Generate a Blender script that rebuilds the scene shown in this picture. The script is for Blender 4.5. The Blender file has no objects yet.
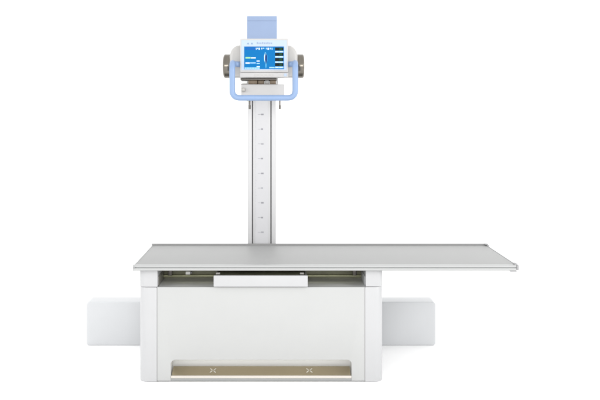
import bpy, bmesh, math
from mathutils import Vector
R = math.radians
S = bpy.context.scene

# ---------------------------------------------------------------- camera
cd = bpy.data.cameras.new("camera"); cam = bpy.data.objects.new("camera", cd)
S.collection.objects.link(cam); S.camera = cam
cam.location = (0, -4.93, 1.575); cam.rotation_euler = (R(90), 0, 0)
cd.sensor_width = 36; cd.lens = 51.78
cd.shift_x = 0.035; cd.shift_y = -0.1533
cd.clip_start = 0.05; cd.clip_end = 200

# ---------------------------------------------------------------- light: white studio
w = bpy.data.worlds.new("World"); S.world = w; w.use_nodes = True
bg = w.node_tree.nodes["Background"]
bg.inputs[0].default_value = (1.0, 1.0, 1.0, 1); bg.inputs[1].default_value = 1.50

def area(name, loc, target, sx, sy, watts, col=(1, 1, 1)):
    l = bpy.data.lights.new(name, 'AREA'); l.shape = 'RECTANGLE'
    l.size, l.size_y, l.energy, l.color = sx, sy, watts, col
    o = bpy.data.objects.new(name, l); S.collection.objects.link(o)
    o.location = loc
    o.rotation_euler = (Vector(target) - Vector(loc)).to_track_quat('-Z', 'Y').to_euler()
    return o
area("front_softbox", (-0.1, -6.4, 2.15), (-0.1, 0.3, 1.80), 2.4, 1.0, 75, (1, .985, .96))
area("fill_softbox", (4.4, -2.7, 2.4), (.95, .6, .05), 1.8, 1.8, 105)
area("fill_softbox", (-4.4, -2.7, 2.4), (-1.1, .6, .05), 1.8, 1.8, 60)
S.view_settings.view_transform = 'Standard'; S.view_settings.look = 'None'
S.view_settings.exposure = 0; S.view_settings.gamma = 1

# ---------------------------------------------------------------- materials
def mat(name, col, rough=.5, metal=0, var=.03, scale=30, bump=0, bscale=900, stretch=(1, 1, 1),
        coat=0, spec=.5, emit=None, estr=1.0, rvar=.05):
    m = bpy.data.materials.new(name); m.use_nodes = True
    nt = m.node_tree; b = nt.nodes["Principled BSDF"]; L = nt.links.new
    tc = nt.nodes.new("ShaderNodeTexCoord"); mp = nt.nodes.new("ShaderNodeMapping")
    mp.inputs['Scale'].default_value = stretch
    L(tc.outputs['Object'], mp.inputs[0])
    n = nt.nodes.new("ShaderNodeTexNoise"); n.inputs['Scale'].default_value = scale
    n.inputs['Detail'].default_value = 6
    L(mp.outputs[0], n.inputs['Vector'])
    r = nt.nodes.new("ShaderNodeValToRGB")
    r.color_ramp.elements[0].position = .3; r.color_ramp.elements[1].position = .7
    r.color_ramp.elements[0].color = tuple(max(0, c*(1-var)) for c in col) + (1,)
    r.color_ramp.elements[1].color = tuple(min(1, c*(1+var)) for c in col) + (1,)
    L(n.outputs[0], r.inputs[0]); L(r.outputs[0], b.inputs['Base Color'])
    mr = nt.nodes.new("ShaderNodeMapRange")
    mr.inputs[3].default_value = max(0, rough-rvar); mr.inputs[4].default_value = min(1, rough+rvar)
    L(n.outputs[0], mr.inputs[0]); L(mr.outputs[0], b.inputs['Roughness'])
    b.inputs['Metallic'].default_value = metal
    b.inputs['Specular IOR Level'].default_value = spec
    b.inputs['Coat Weight'].default_value = coat; b.inputs['Coat Roughness'].default_value = .12
    if bump:
        n2 = nt.nodes.new("ShaderNodeTexNoise"); n2.inputs['Scale'].default_value = bscale
        L(mp.outputs[0], n2.inputs['Vector'])
        bp = nt.nodes.new("ShaderNodeBump"); bp.inputs['Strength'].default_value = bump
        bp.inputs['Distance'].default_value = .001
        L(n2.outputs[0], bp.inputs['Height']); L(bp.outputs[0], b.inputs['Normal'])
    if emit:
        b.inputs['Emission Color'].default_value = emit + (1,)
        b.inputs['Emission Strength'].default_value = estr
    return m

M = dict(
    paper=mat("white_paper_sweep", (.97, .97, .97), .9, var=.005, scale=3, spec=.1),
    paint=mat("white_powder_coat", (.396, .400, .396), .42, var=.012, scale=5, bump=.12, bscale=700),
    paint_side=mat("white_side_enamel", (.412, .414, .420), .36, var=.012, scale=5, bump=.1, bscale=700),
    rail_paint=mat("pale_grey_housing_paint", (.500, .510, .522), .45, var=.012, scale=4, bump=.15, bscale=600),
    laminate=mat("grey_table_laminate", (.262, .264, .262), .5, var=.045, scale=420, bump=.05, bscale=300, spec=.5),
    alu=mat("satin_aluminium", (.385, .39, .388), .45, metal=.5, var=.03, scale=60, stretch=(.02, 1, 1)),
    alu_dark=mat("rail_groove_grey", (.29, .30, .30), .5, metal=.4, var=.03, scale=60, stretch=(.02, 1, 1)),
    cap=mat("grey_cap_plastic", (.25, .25, .255), .5, var=.03, scale=80, bump=.1),
    column=mat("column_anodised", (.465, .465, .47), .42, metal=.25, var=.02, scale=40, stretch=(1, 1, .02)),
    scale_tape=mat("scale_tape", (.475, .475, .488), .55, var=.01, scale=20),
    back_rail=mat("grey_back_rail", (.24, .24, .238), .5, metal=.2, var=.03, scale=60, stretch=(.02, 1, 1)),
    recess=mat("shade_lifted_recess_paint", (.80, .80, .78), .5, var=.01, scale=6),  # base colour raised above the panel paint to offset shade inside the recess
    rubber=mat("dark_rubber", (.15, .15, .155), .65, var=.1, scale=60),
    ink=mat("scale_ink", (.23, .23, .25), .6, var=.1, scale=200),
    ink_soft=mat("scale_ink_worn", (.30, .30, .32), .6, var=.1, scale=200),
    head=mat("head_shell_cream", (.385, .378, .367), .4, var=.012, scale=8, bump=.08, bscale=600),
    head_white=mat("head_box_white", (.41, .403, .398), .42, var=.012, scale=8, bump=.08, bscale=600),
    blue=mat("light_blue_plastic", (.182, .266, .425), .38, var=.02, scale=12, bump=.06, bscale=500),
    blue_cap=mat("pale_blue_cap_paint", (.210, .278, .420), .48, var=.02, scale=8, bump=.1, bscale=500),
    steel=mat("turned_bronze_steel", (.155, .142, .122), .2, metal=.95, var=.14, scale=40, stretch=(1, .05, .05), rvar=.06),
    pedal=mat("brushed_pedal_steel", (.47, .405, .285), .34, metal=.85, var=.05, scale=900, stretch=(.003, 1, 1), rvar=.01),
    pedal_lip=mat("polished_pedal_lip", (.66, .62, .57), .22, metal=.9, var=.05, scale=50, stretch=(.03, 1, 1)),
    mark=mat("white_pedal_paint", (.62, .60, .53), .6, var=.05, scale=200),
    olive=mat("olive_inner_frame", (.27, .27, .19), .55, var=.2, scale=12),
    olive_light=mat("zinc_and_light_leak", (.50, .51, .33), .4, metal=.5, var=.15, scale=20),
    deck=mat("inner_deck_gloss", (.74, .745, .75), .2, var=.03, scale=6, coat=.5),
    bracket=mat("white_nylon", (.72, .72, .70), .5, var=.02),
    dark_metal=mat("dark_grey_metal", (.12, .11, .10), .4, metal=.6, var=.15, scale=50),
    brown=mat("brown_resin", (.20, .15, .10), .45, var=.15, scale=60),
    knob=mat("grey_knob", (.33, .32, .30), .4, metal=.5, var=.08, scale=60),
    overlay=mat("pale_blue_membrane", (.325, .40, .50), .35, var=.01, scale=10),
    panel_ink=mat("panel_print", (.14, .22, .34), .5, var=.05),
    panel_ink_soft=mat("panel_print_faint", (.22, .28, .38), .5, var=.05),
    scr=mat("screen_blue", (.001, .01, .03), .35, spec=.06, emit=(.0, .22, .60), estr=1.0, var=.05, scale=15),
    scr_dark=mat("screen_deep_blue", (.004, .02, .08), .35, spec=.06, emit=(.006, .15, .50), estr=1.0, var=.05, scale=15),
    scr_navy=mat("screen_navy", (.002, .01, .04), .35, spec=.06, emit=(.004, .02, .16), estr=1.0),
    scr_pale=mat("screen_pale_blue", (.1, .2, .3), .35, spec=.06, emit=(.32, .52, .80), estr=1.0, var=.05, scale=30),
    scr_white=mat("screen_white", (.2, .2, .2), .35, spec=.06, emit=(.62, .76, .90), estr=1.0),
    scr_green=mat("screen_green", (.1, .2, .1), .35, spec=.06, emit=(.36, .72, .34), estr=1.0),
    scr_cyan=mat("screen_cyan_line", (.05, .1, .1), .35, spec=.06, emit=(.12, .50, .86), estr=1.0),
    scr_black=mat("screen_black", (.004, .006, .006), .35, spec=.06, emit=(.003, .007, .006), estr=1.0),
    scr_dgreen=mat("screen_dark_green", (.004, .02, .01), .35, spec=.06, emit=(.008, .055, .022), estr=1.0),
)

# ---------------------------------------------------------------- mesh helpers
def arc(cx, cy, r, a0, a1, n=8):
    return [(cx + r*math.cos(R(a0 + (a1-a0)*i/n)), cy + r*math.sin(R(a0 + (a1-a0)*i/n))) for i in range(n+1)]

def rrect(x0, x1, y0, y1, r, n=6):
    return (arc(x1-r, y0+r, r, -90, 0, n) + arc(x1-r, y1-r, r, 0, 90, n)
            + arc(x0+r, y1-r, r, 90, 180, n) + arc(x0+r, y0+r, r, 180, 270, n))

class MB:
    """collects shapes (world metres) into one mesh"""
    def __init__(s): s.v, s.f, s.mi, s.mats = [], [], [], []
    def mid(s, m):
        m = M[m]
        if m not in s.mats: s.mats.append(m)
        return s.mats.index(m)
    def take(s, bm, m):
        k = s.mid(m); base = len(s.v)
        bm.normal_update(); bm.verts.index_update()
        s.v += [tuple(v.co) for v in bm.verts]
        for f in bm.faces:
            s.f.append([base + v.index for v in f.verts]); s.mi.append(k)
        bm.free()
    def box(s, x0, x1, y0, y1, z0, z1, m, bev=.0, seg=3):
        bm = bmesh.new(); bmesh.ops.create_cube(bm, size=1)
        for v in bm.verts:
            v.co = ((x0+x1)/2 + v.co.x*(x1-x0), (y0+y1)/2 + v.co.y*(y1-y0), (z0+z1)/2 + v.co.z*(z1-z0))
        if bev: bmesh.ops.bevel(bm, geom=bm.edges[:], offset=bev, segments=seg, profile=.5, affect='EDGES')
        s.take(bm, m); return s
    def prism(s, pts, axis, a0, a1, m, bev=0, seg=2):
        """pts: 2D outline, extruded along axis: x->(y,z)  y->(x,z)  z->(x,y)"""
        def p3(p, a):
            return {'x': (a, p[0], p[1]), 'y': (p[0], a, p[1]), 'z': (p[0], p[1], a)}[axis]
        bm = bmesh.new()
        va = [bm.verts.new(p3(p, a0)) for p in pts]; vb = [bm.verts.new(p3(p, a1)) for p in pts]
        fa = bm.faces.new(va); fb = bm.faces.new(vb[::-1])
        n = len(pts)
        for i in range(n): bm.faces.new((va[i], vb[i], vb[(i+1) % n], va[(i+1) % n]))
        bmesh.ops.recalc_face_normals(bm, faces=bm.faces[:])
        if bev:
            e = list(set(fa.edges[:] + fb.edges[:]))
            bmesh.ops.bevel(bm, geom=e, offset=bev, segments=seg, profile=.5, affect='EDGES', clamp_overlap=True)
        if n > 8:
            bmesh.ops.triangulate(bm, faces=[f for f in bm.faces if len(f.verts) > 8])
        s.take(bm, m); return s
    def lathe(s, prof, origin, axis, m, n=48):
        """prof: (distance along axis, radius)"""
        o = Vector(origin)
        ax = {'x': Vector((1, 0, 0)), 'y': Vector((0, 1, 0)), 'z': Vector((0, 0, 1))}[axis]
        u = Vector((0, 1, 0)) if axis == 'x' else Vector((1, 0, 0)); w_ = ax.cross(u)
        bm = bmesh.new(); rings = []
        for d, r in prof:
            if r < 1e-6: rings.append([bm.verts.new(o + ax*d)])
            else: rings.append([bm.verts.new(o + ax*d + (u*math.cos(2*math.pi*i/n) + w_*math.sin(2*math.pi*i/n))*r) for i in range(n)])
        for a, b in zip(rings, rings[1:]):
            for i in range(n):
                j = (i+1) % n
                q = [a[0]] if len(a) == 1 else [a[i], a[j]]
                q += [b[0]] if len(b) == 1 else [b[j], b[i]]
                if len(q) > 2: bm.faces.new(q)
        bmesh.ops.recalc_face_normals(bm, faces=bm.faces[:])
        s.take(bm, m); return s
    def tube(s, path, r, m, n=20):
        pts = [Vector(p) for p in path]; bm = bmesh.new(); rings = []
        t0 = (pts[1]-pts[0]).normalized(); nrm = t0.orthogonal().normalized()
        for i, p in enumerate(pts):
            t = (pts[min(i+1, len(pts)-1)] - pts[max(i-1, 0)]).normalized()
            nrm = (nrm - t*nrm.dot(t)).normalized(); b = t.cross(nrm)
            rings.append([bm.verts.new(p + (nrm*math.cos(2*math.pi*k/n) + b*math.sin(2*math.pi*k/n))*r) for k in range(n)])
        for a, b in zip(rings, rings[1:]):
            for k in range(n): bm.faces.new((a[k], a[(k+1) % n], b[(k+1) % n], b[k]))
        bm.faces.new(rings[0]); bm.faces.new(rings[-1])
        bmesh.ops.recalc_face_normals(bm, faces=bm.faces[:])
        s.take(bm, m); return s
    def build(s, name, parent=None, angle=35):
        xs = list(zip(*s.v)); c = Vector([(min(a)+max(a))/2 for a in xs])
        me = bpy.data.meshes.new(name)
        me.from_pydata([tuple(Vector(v)-c) for v in s.v], [], s.f)
        for m in s.mats: me.materials.append(m)
        me.polygons.foreach_set('material_index', s.mi)
        me.polygons.foreach_set('use_smooth', [True]*len(s.f))
        me.set_sharp_from_angle(angle=R(angle)); me.update()
        o = bpy.data.objects.new(name, me); S.collection.objects.link(o)
        o['w0'] = tuple(c)
        if parent:
            o.parent = parent; o.location = c - Vector(parent['w0'])
        else: o.location = c
        return o

def thing(name, loc, label, cat):
    o = bpy.data.objects.new(name, None); S.collection.objects.link(o)
    o.empty_display_size = .1; o.location = loc; o['w0'] = tuple(loc)
    o['label'] = label; o['category'] = cat
    return o

def fillet(path, r, n=8):
    """round the inner corners of a 3D polyline"""
    P = [Vector(p) for p in path]; out = [P[0]]
    for a, b, c in zip(P, P[1:], P[2:]):
        d1, d2 = (a-b), (c-b); rr = min(r, d1.length*.49, d2.length*.49)
        p, q = b + d1.normalized()*rr, b + d2.normalized()*rr
        for i in range(n+1):
            t = i/n; out.append(p*(1-t)**2 + b*2*t*(1-t) + q*t*t)
    out.append(P[-1]); return out

# ---------------------------------------------------------------- setting: white paper sweep
f = MB(); bm = bmesh.new()
v = [bm.verts.new(p) for p in ((-13, -9, 0), (13, -9, 0), (13, 3, 0), (-13, 3, 0))]; bm.faces.new(v); f.take(bm, 'paper')
o = f.build('floor'); o['kind'] = 'structure'
f = MB(); bm = bmesh.new()
prof = [(3, 0)] + [(p[0], p[1]) for p in arc(3, 2.5, 2.5, -90, 0, 24)[1:]] + [(5.5, 9)]
ra = [(bm.verts.new((-13, y, z)), bm.verts.new((13, y, z))) for y, z in prof]
for a, b in zip(ra, ra[1:]): bm.faces.new((a[0], a[1], b[1], b[0]))
f.take(bm, 'paper'); o = f.build('backdrop', angle=80); o['kind'] = 'structure'

# ================================================================ the table
T = thing('examination_table', (-.10, .33, 0),
          'white X-ray examination table with grey overhanging top, cassette tray and steel foot pedal', 'X-ray table')
FY = .03                                    # front plane of the base
# --- front panel with the foot recess cut out of its lower edge
x0, x1, c0, c1, ct, zb, zt = -.7008, .4938, -.6215, .4170, .127, .006, .5455
out = [(x0, zt), (x0, zb), (c0, zb)]
out += [(c0, ct-.026)] + arc(c0+.026, ct-.026, .026, 180, 90, 8)[1:]
out += arc(c1-.026, ct-.026, .026, 90, 0, 8) + [(c1, zb), (x1, zb), (x1, zt)]
MB().prism(out, 'y', FY, FY+.02, 'paint', .002).build('front_panel', T)
# --- side panels with rounded front corners, lower and upper
def side(outer, inner, z0, z1, r, m, y0, bev=.004):
    s = 1 if inner > outer else -1
    a = arc(outer+s*r, y0+r, r, 180 if s > 0 else 0, 270 if s > 0 else -90, 10)
    pts = [(outer, .64)] + a + [(inner, y0), (inner, .64)]
    return MB().prism(pts, 'z', z0, z1, m, bev)
side(-.8046, -.7018, 0.0, .5455, .050, 'paint_side', FY-.001, .007).build('side_panel', T)
side(.5978, .4948, 0.0, .5475, .050, 'paint_side', FY-.001, .007).build('side_panel', T)
side(-.8046, -.6985, .5467, .6425, .035, 'paint_side', FY, .002).build('upper_side_panel', T)
side(.5978, .4990, .5487, .6425, .035, 'paint_side', FY, .002).build('upper_side_panel', T)
MB().box(-.7015, .4945, .612, .636, .004, .600, 'paint', .002).build('rear_panel', T)
# --- inside of the opening
MB().box(-.6975, .4984, FY+.021, .610, .532, .5445, 'deck').build('inner_deck', T)
b = MB().box(-.6975, .4984, .30, .32, .5450, .6235, 'olive', .002)
b.box(-.6975, .4984, .12, .44, .6240, .6400, 'olive', .002)
b.build('inner_frame', T)
MB().box(-.6950, .4955, .262, .2985, .5600, .5680, 'olive_light', .002).build('light_leak_rail', T)  # pale yellow-green colour stands in for light leaking in from behind
MB().box(-.555, -.527, .19, .215, .5860, .6050, 'bracket', .003).box(-.525, -.516, .19, .21, .5900, .6040, 'rubber', .002).build('bracket', T)
for sx in (-.6975, .4963):
    MB().box(sx, sx+.002, .06, .298, .548, .60, 'knob' if sx < 0 else 'rail_paint').build('guide_plate', T)
for sx in (-.650, .452):
    MB().box(sx-.012, sx+.012, .215, .245, .575, .6235, 'dark_metal', .003).build('guide_block', T)
# --- cassette tray
t = MB().box(-.3746, .1650, .012, .026, .5505, .6150, 'paint_side', .0025)
t.box(-.370, .1605, .0262, .40, .551, .562, 'paint_side', .001)
t.box(-.370, -.362, .0262, .40, .5622, .606, 'paint_side', .001).box(.1525, .1605, .0262, .40, .5622, .606, 'paint_side', .001)
tray = t.build('cassette_tray', T)
MB().box(-.3615, .1520, .032, .398, .5623, .602, 'olive', .004).build('tray_insert', tray)
for x in (-.351, .132):
    b = MB().lathe([(-.012, 0), (-.012, .006), (-.010, .008), (.010, .008), (.012, .006), (.012, 0)], (x, .045, .621), 'x', 'knob', 20)
    b.box(x-.016, x+.012, .038, .058, .6025, .613, 'dark_metal', .002)
    b.build('latch', tray)
# --- table top
tx0, tx1 = -.8255, 1.3560
top = MB().box(tx0, tx1, .030, .722, .655, .6745, 'laminate', .001).build('tabletop', T)
def rail(y0, y1, s, ztop, m):
    """hollow-looking aluminium profile: lips above and below a groove; s=-1 front, +1 back"""
    ya, yb = (y0, y1) if s < 0 else (y1, y0)
    d = -s
    pts = [(yb, .646), (yb, ztop), (ya+d*.003, ztop), (ya, ztop-.003), (ya, .6660), (ya+d*.0055, .6645),
           (ya+d*.0055, .6605), (ya, .6590), (ya, .648), (ya+d*.003, .645)]
    return MB().prism(pts, 'x', -.8310, 1.3560, m)
fr = rail(.0, .0295, -1, .6765, 'alu')
fr.build('edge_rail', T)
rail(.7225, .752, 1, .6835, 'back_rail').build('edge_rail', T)
MB().box(-.8300, 1.3555, .0052, .0060, .6607, .6643, 'alu_dark').build('rail_groove', T)
# short ends
MB().box(-.8310, -.8257, .0297, .7223, .650, .6765, 'alu', .002).build('end_strip', T)
MB().box(1.3563, 1.3625, .0297, .7223, .650, .6765, 'cap', .002).build('end_strip', T)
for y0, y1, zt_, hi in ((-.002, .055, .6765, .6845), (.697, .754, .6835, .6862)):
    b = MB().box(1.3563, 1.3720, y0, y1, .6475, zt_, 'cap', .006)
    b.box(1.347, 1.3655, y0+.006, y1-.006, zt_-.004, hi, 'cap', .005)
    b.box(1.322, 1.3600, y0+.004, y1-.004, .6385, .6455, 'cap', .003)
    b.build('corner_cap', T)
for y0, y1, zt_ in ((-.002, .030, .678), (.722, .754, .685)):
    b = MB().box(-.8345, -.8312, y0, y1, .6445, zt_, 'alu', .0015)
    b.lathe([(0, 0), (0, .0045), (.002, .0045), (.002, 0)], (-.8265, y0-.0015, .6625), 'y', 'cap', 16)
    b.build('corner_cap', T)
# --- foot recess and pedal
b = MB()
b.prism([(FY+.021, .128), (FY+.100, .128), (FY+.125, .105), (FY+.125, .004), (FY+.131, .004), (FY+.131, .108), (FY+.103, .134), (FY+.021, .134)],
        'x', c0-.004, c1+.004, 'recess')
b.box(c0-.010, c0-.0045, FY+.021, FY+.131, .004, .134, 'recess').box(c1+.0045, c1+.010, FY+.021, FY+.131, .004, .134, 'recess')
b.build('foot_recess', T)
pz = lambda y: .0350 + (y-.042)*(.0645-.0350)/(.118-.042)     # height of the pedal plate
pd = MB().prism([(.042, .0350), (.118, .0645), (.118, .0605), (.042, .0310)], 'x', c0+.004, c1-.004, 'pedal', .0008)
ped = pd.build('foot_pedal', T)
lip = [(.0310, .0200), (.0285, .0215), (.0285, .0320), (.0315, .0350), (.0412, .0352), (.0412, .0315), (.036, .030), (.036, .0200)]
MB().box(c0+.001, c1-.001, .0330, .0355, .006, .0197, 'alu_dark').build('pedal_skirt', ped)
MB().prism(lip, 'x', c0+.001, c1-.001, 'pedal_lip').build('pedal_lip', ped)
for cx in (-.383, .176):
    b = MB(); cy = .080
    for sx in (-1, 1):
        for sy in (-1, 1):
            # arrow pointing to the middle: shaft and head lying on the plate
            def q(pts):
                bm = bmesh.new()
                bm.faces.new([bm.verts.new((cx + sx*px*.87, cy + sy*py*.9, pz(cy + sy*py*.9) + .0012)) for px, py in pts])
                b.take(bm, 'mark')
            q([(.0215, .0165), (.0180, .0215), (.0050, .0075), (.0085, .0030)])
            q([(.0025, .0012), (.0135, .0030), (.0055, .0110)])
    b.build('pedal_symbol', ped)

# ================================================================ the tube stand
K = thing('tube_stand', (-.115, .87, 0),
          'tall white X-ray tube stand behind the table, with blue handle, screen and scaled column', 'X-ray tube stand')
rh = MB().prism(rrect(-1.279, 1.040, 0.0, .289, .022), 'y', .79, .945, 'rail_paint', .007, 3).build('rail_housing', K)
# --- column: profile with two open grooves
cf, cbk = .822, .945
gl, gr, gw = -.1765, -.0535, .0045
pts = [(-.2095, cbk), (-.2095, cf+.004), (-.2055, cf),
       (gl-gw, cf), (gl-gw, cf+.022), (gl+gw, cf+.022), (gl+gw, cf),
       (gr-gw, cf), (gr-gw, cf+.022), (gr+gw, cf+.022), (gr+gw, cf),
       (-.0245, cf), (-.0205, cf+.004), (-.0205, cbk)]
col = MB().prism(pts, 'z', .290, 2.05, 'column').build('column', K)
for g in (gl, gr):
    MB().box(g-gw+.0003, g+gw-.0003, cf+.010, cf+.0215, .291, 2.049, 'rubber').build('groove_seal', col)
tp = MB().box(-.1590, -.0720, cf-.0016, cf-.0002, .295, 1.70, 'scale_tape')
z = .747
for i in range(9):
    zc = z + i*.0982
    tp.box(-.141, -.122, cf-.0022, cf-.0016, zc-.0014, zc+.0014, 'ink_soft')
    wd = .009 if i % 2 else .013
    tp.box(-.1195, -.1195+wd+.004, cf-.0022, cf-.0016, zc-.005, zc+.005, 'ink_soft' if i % 3 == 0 else 'ink')
    for k in range(1, 10):
        tp.box(-.1565, -.1535 + (.003 if k == 5 else 0), cf-.0022, cf-.0016, zc+k*.00982-.0009, zc+k*.00982+.0009, 'ink_soft')
tp.build('scale_strip', col)
MB().box(-.2125, -.0135, .812, .955, 2.0, 2.1548, 'blue_cap', .0012).box(-.2125, -.0135, .812, .955, 2.1552, 2.188, 'blue_cap', .0012).build('column_cap', K)
# --- carriage and arm
MB().box(-.228, -.022, .755, .815, 1.70, 1.93, 'head', .01).box(-.228, -.2125, .8155, .95, 1.70, 1.93, 'head', .004)\
    .box(-.0175, -.006, .8155, .95, 1.70, 1.93, 'head', .004).build('carriage', K)
MB().lathe([(0, 0), (0, .055), (.36, .055), (.36, 0)], (-.10, .40, 1.86), 'y', 'head', 40).build('arm', K)
# --- tube housing, steel end caps
def hx(px, s=.006095): return (px-279)*s
def hz(py, s=.006095): return 1.575+(108-py)*s
hs = [(hx(230.2), hz(77.6)), (hx(230.2), hz(57))] + [(hx(a), hz(b_)) for a, b_ in
      ((230.5, 55), (231.2, 52.4), (232.6, 49.8), (234.8, 47.6), (237.6, 46.2), (241, 45.6),
       (286.5, 45.6), (290, 46.2), (292.8, 47.6), (295, 49.8), (296.4, 52.4), (297.1, 55))] + [(hx(297.4), hz(57)), (hx(297.4), hz(77.6))]
housing = MB().prism(hs, 'y', .248, .42, 'head', .022, 5).build('tube_housing', K, 40)
zc_, r = hz(66.1), .0735
capp = [(-.012, 0), (-.012, r-.006), (-.011, r-.003), (0, r), (.030, r), (.036, r-.004), (.040, r-.012), (.040, r-.020), (.037, r-.022), (.037, 0)]
MB().lathe(capp, (hx(297.6), .335, zc_), 'x', 'steel', 64).build('end_cap', housing, 25)
MB().lathe([(-d, q_) for d, q_ in capp], (hx(230.0), .335, zc_), 'x', 'steel', 64).build('end_cap', housing, 25)
# --- control panel
px0, px1, pz0, pz1 = -.2308, .0546, 1.787, 1.9875
cp = MB().prism(rrect(px0, px1, pz0, pz1, .006), 'y', .190, .2465, 'head_white', .004, 3).build('control_panel', K)
MB().prism(rrect(px0-.001, px1+.001, 1.7565, 1.7858, .004), 'y', .187, .2465, 'head_white', .003, 3).build('lower_bezel', cp)
MB().prism(rrect(-.2225, .0465, 1.799, 1.978, .004), 'y', .1886, .1898, 'overlay').build('overlay', cp)
# printed logo and title, part of the overlay's face
for x in (-.1835, -.1605):
    MB().prism([(x-.007, 1.953), (x, 1.965), (x+.007, 1.953), (x+.002, 1.955), (x, 1.951), (x-.002, 1.955)], 'y', .1880, .1885, 'panel_ink').build('logo_mark', cp)
b = MB()
for i in range(9):
    b.box(-.132+i*.0105, -.125+i*.0105, .1880, .1885, 1.955, 1.955+(.009 if i % 3 else .011), 'panel_ink_soft')
b.build('printed_title', cp)
# screen
SY = .1868
sx0, sx1, sz0, sz1 = -.2060, .0292, 1.806, 1.940
sc = MB().box(sx0, sx1, SY, .1884, sz0, sz1, 'scr')
def sp(a0, a1, b0, b1, m, lay=1):          # rectangle on the screen: fractions of width, of height from the top
    y = SY - .0003*lay
    sc.box(sx0+(sx1-sx0)*a0, sx0+(sx1-sx0)*a1, y-.0002, y, sz1-(sz1-sz0)*b1, sz1-(sz1-sz0)*b0, m)
sp(.02, .30, .03, .15, 'scr_dark')
# heading
for i, (a, wd, hgt) in enumerate(((.285, .035, .085), (.33, .02, .06), (.36, .045, .085), (.43, .03, .07), (.47, .045, .05), (.545, .03, .07), (.585, .05, .085), (.645, .035, .07), (.69, .03, .085))):
    sp(a, a+wd*.8, .055, .055+hgt, 'scr_white' if i < 4 or i == 6 else 'scr_pale')
# left readings
sp(.03, .16, .46, .53, 'scr_green'); sp(.17, .29, .47, .53, 'scr_white')
sp(.03, .14, .70, .76, 'scr_white'); sp(.15, .29, .70, .75, 'scr_pale'); sp(.31, .39, .62, .67, 'scr_white')
sp(.31, .39, .69, .71, 'scr_dark'); sp(.31, .39, .73, .77, 'scr_pale'); sp(.31, .395, .87, .91, 'scr_white')
sp(.01, .39, .925, .995, 'scr_pale')
for k in range(5): sp(.05+k*.068, .058+k*.068, .93, .99, 'scr_cyan', 2)
# body outline in the middle
def poly(pts, m, lay):
    y = SY - .0003*lay
    sc.prism([(sx0+(sx1-sx0)*a, sz1-(sz1-sz0)*b_) for a, b_ in pts], 'y', y-.0002, y, m)
poly([(.520, .25), (.545, .26), (.555, .32), (.580, .40), (.580, .62), (.562, .74), (.555, .93), (.540, .95), (.532, .76), (.502, .62), (.496, .42), (.512, .34)], 'scr_cyan', 1)
poly([(.522, .30), (.530, .36), (.522, .44), (.520, .58), (.530, .70), (.514, .64), (.503, .55), (.504, .42), (.514, .35)], 'scr_white', 2)
poly([(.540, .28), (.552, .33), (.574, .41), (.574, .60), (.558, .73), (.546, .80), (.536, .70), (.526, .57), (.528, .44), (.536, .36)], 'scr_navy', 3)
# four black read-outs on the right
for k in range(4):
    b0 = .045 + k*.231
    sp(.775, .985, b0, b0+.135, 'scr_black', 1); sp(.885, .95, b0+.02, b0+.11, 'scr_dgreen', 2)
    sp(.775, .985, b0+.150, b0+.217, 'scr_pale', 1)
    sp(.79, .86, b0+.165, b0+.20, 'scr_white', 2); sp(.89, .965, b0+.165, b0+.20, 'scr_white', 2)
sp(.63, .765, .90, .955, 'scr_pale')
sc.build('screen', cp)
for x in (-.136, -.113, -.090, -.067, -.044):
    MB().prism(rrect(x-.008, x+.008, 1.765, 1.777, .003), 'y', .1845, .1872, 'head').build('button', cp)
MB().prism(rrect(.030, .046, 1.763, 1.780, .003), 'y', .1845, .1872, 'overlay').build('button', cp)
# --- blue handle
hl, hr_, ht, hb, hy = -.2735, .0955, 1.842, 1.635, .115
path = [(px0-.001, .228, 1.832), (hl+.006, .210, 1.832)]
h = fillet([(px0+.002, .222, 1.836), (hl, .205, 1.838), (hl, hy+.03, 1.842), (hl, hy, 1.815), (hl, hy, hb), (hr_, hy, hb), (hr_, hy, 1.815),
            (hr_, hy+.03, 1.842), (hr_, .205, 1.838), (px1-.002, .222, 1.836)], .046, 10)
MB().tube(h, .0170, 'blue', 28).build('handle', K, 60)
# --- collimator with swivel plate, knob, hanging pins
co = MB().box(-.2268, .0328, .222, .45, 1.627, 1.7165, 'head_white', .004).build('collimator', K)
MB().box(-.2315, -.0150, .262, .43, 1.7170, 1.7205, 'dark_metal').box(-.2320, -.0155, .255, .44, 1.742, 1.7560, 'dark_metal', .002)\
    .box(-.185, -.130, .262, .40, 1.7206, 1.7418, 'brown', .003).box(-.128, -.090, .270, .40, 1.7206, 1.7418, 'brown', .003)\
    .box(-.224, -.190, .248, .30, 1.7206, 1.7380, 'bracket', .003).box(-.085, -.060, .264, .40, 1.7206, 1.7418, 'head', .003)\
    .box(-.055, -.018, .268, .40, 1.7206, 1.7418, 'brown', .003).build('swivel_mount', co)
MB().prism(rrect(-.2240, -.2010, 1.672, 1.6950, .006), 'y', .198, .2218, 'knob', .004).build('knob', co)
for x in (-.179, .005):
    MB().lathe([(0, 0), (0, .0045), (-.034, .0045), (-.034, .0065), (-.056, .0065), (-.058, .005), (-.058, 0)], (x, .35, 1.6269), 'z', 'dark_metal', 16).build('hanging_pin', co)
MB().box(-.1965, -.1840, .34, .36, 1.6160, 1.6268, 'olive_light', .002).build('stop_block', co)
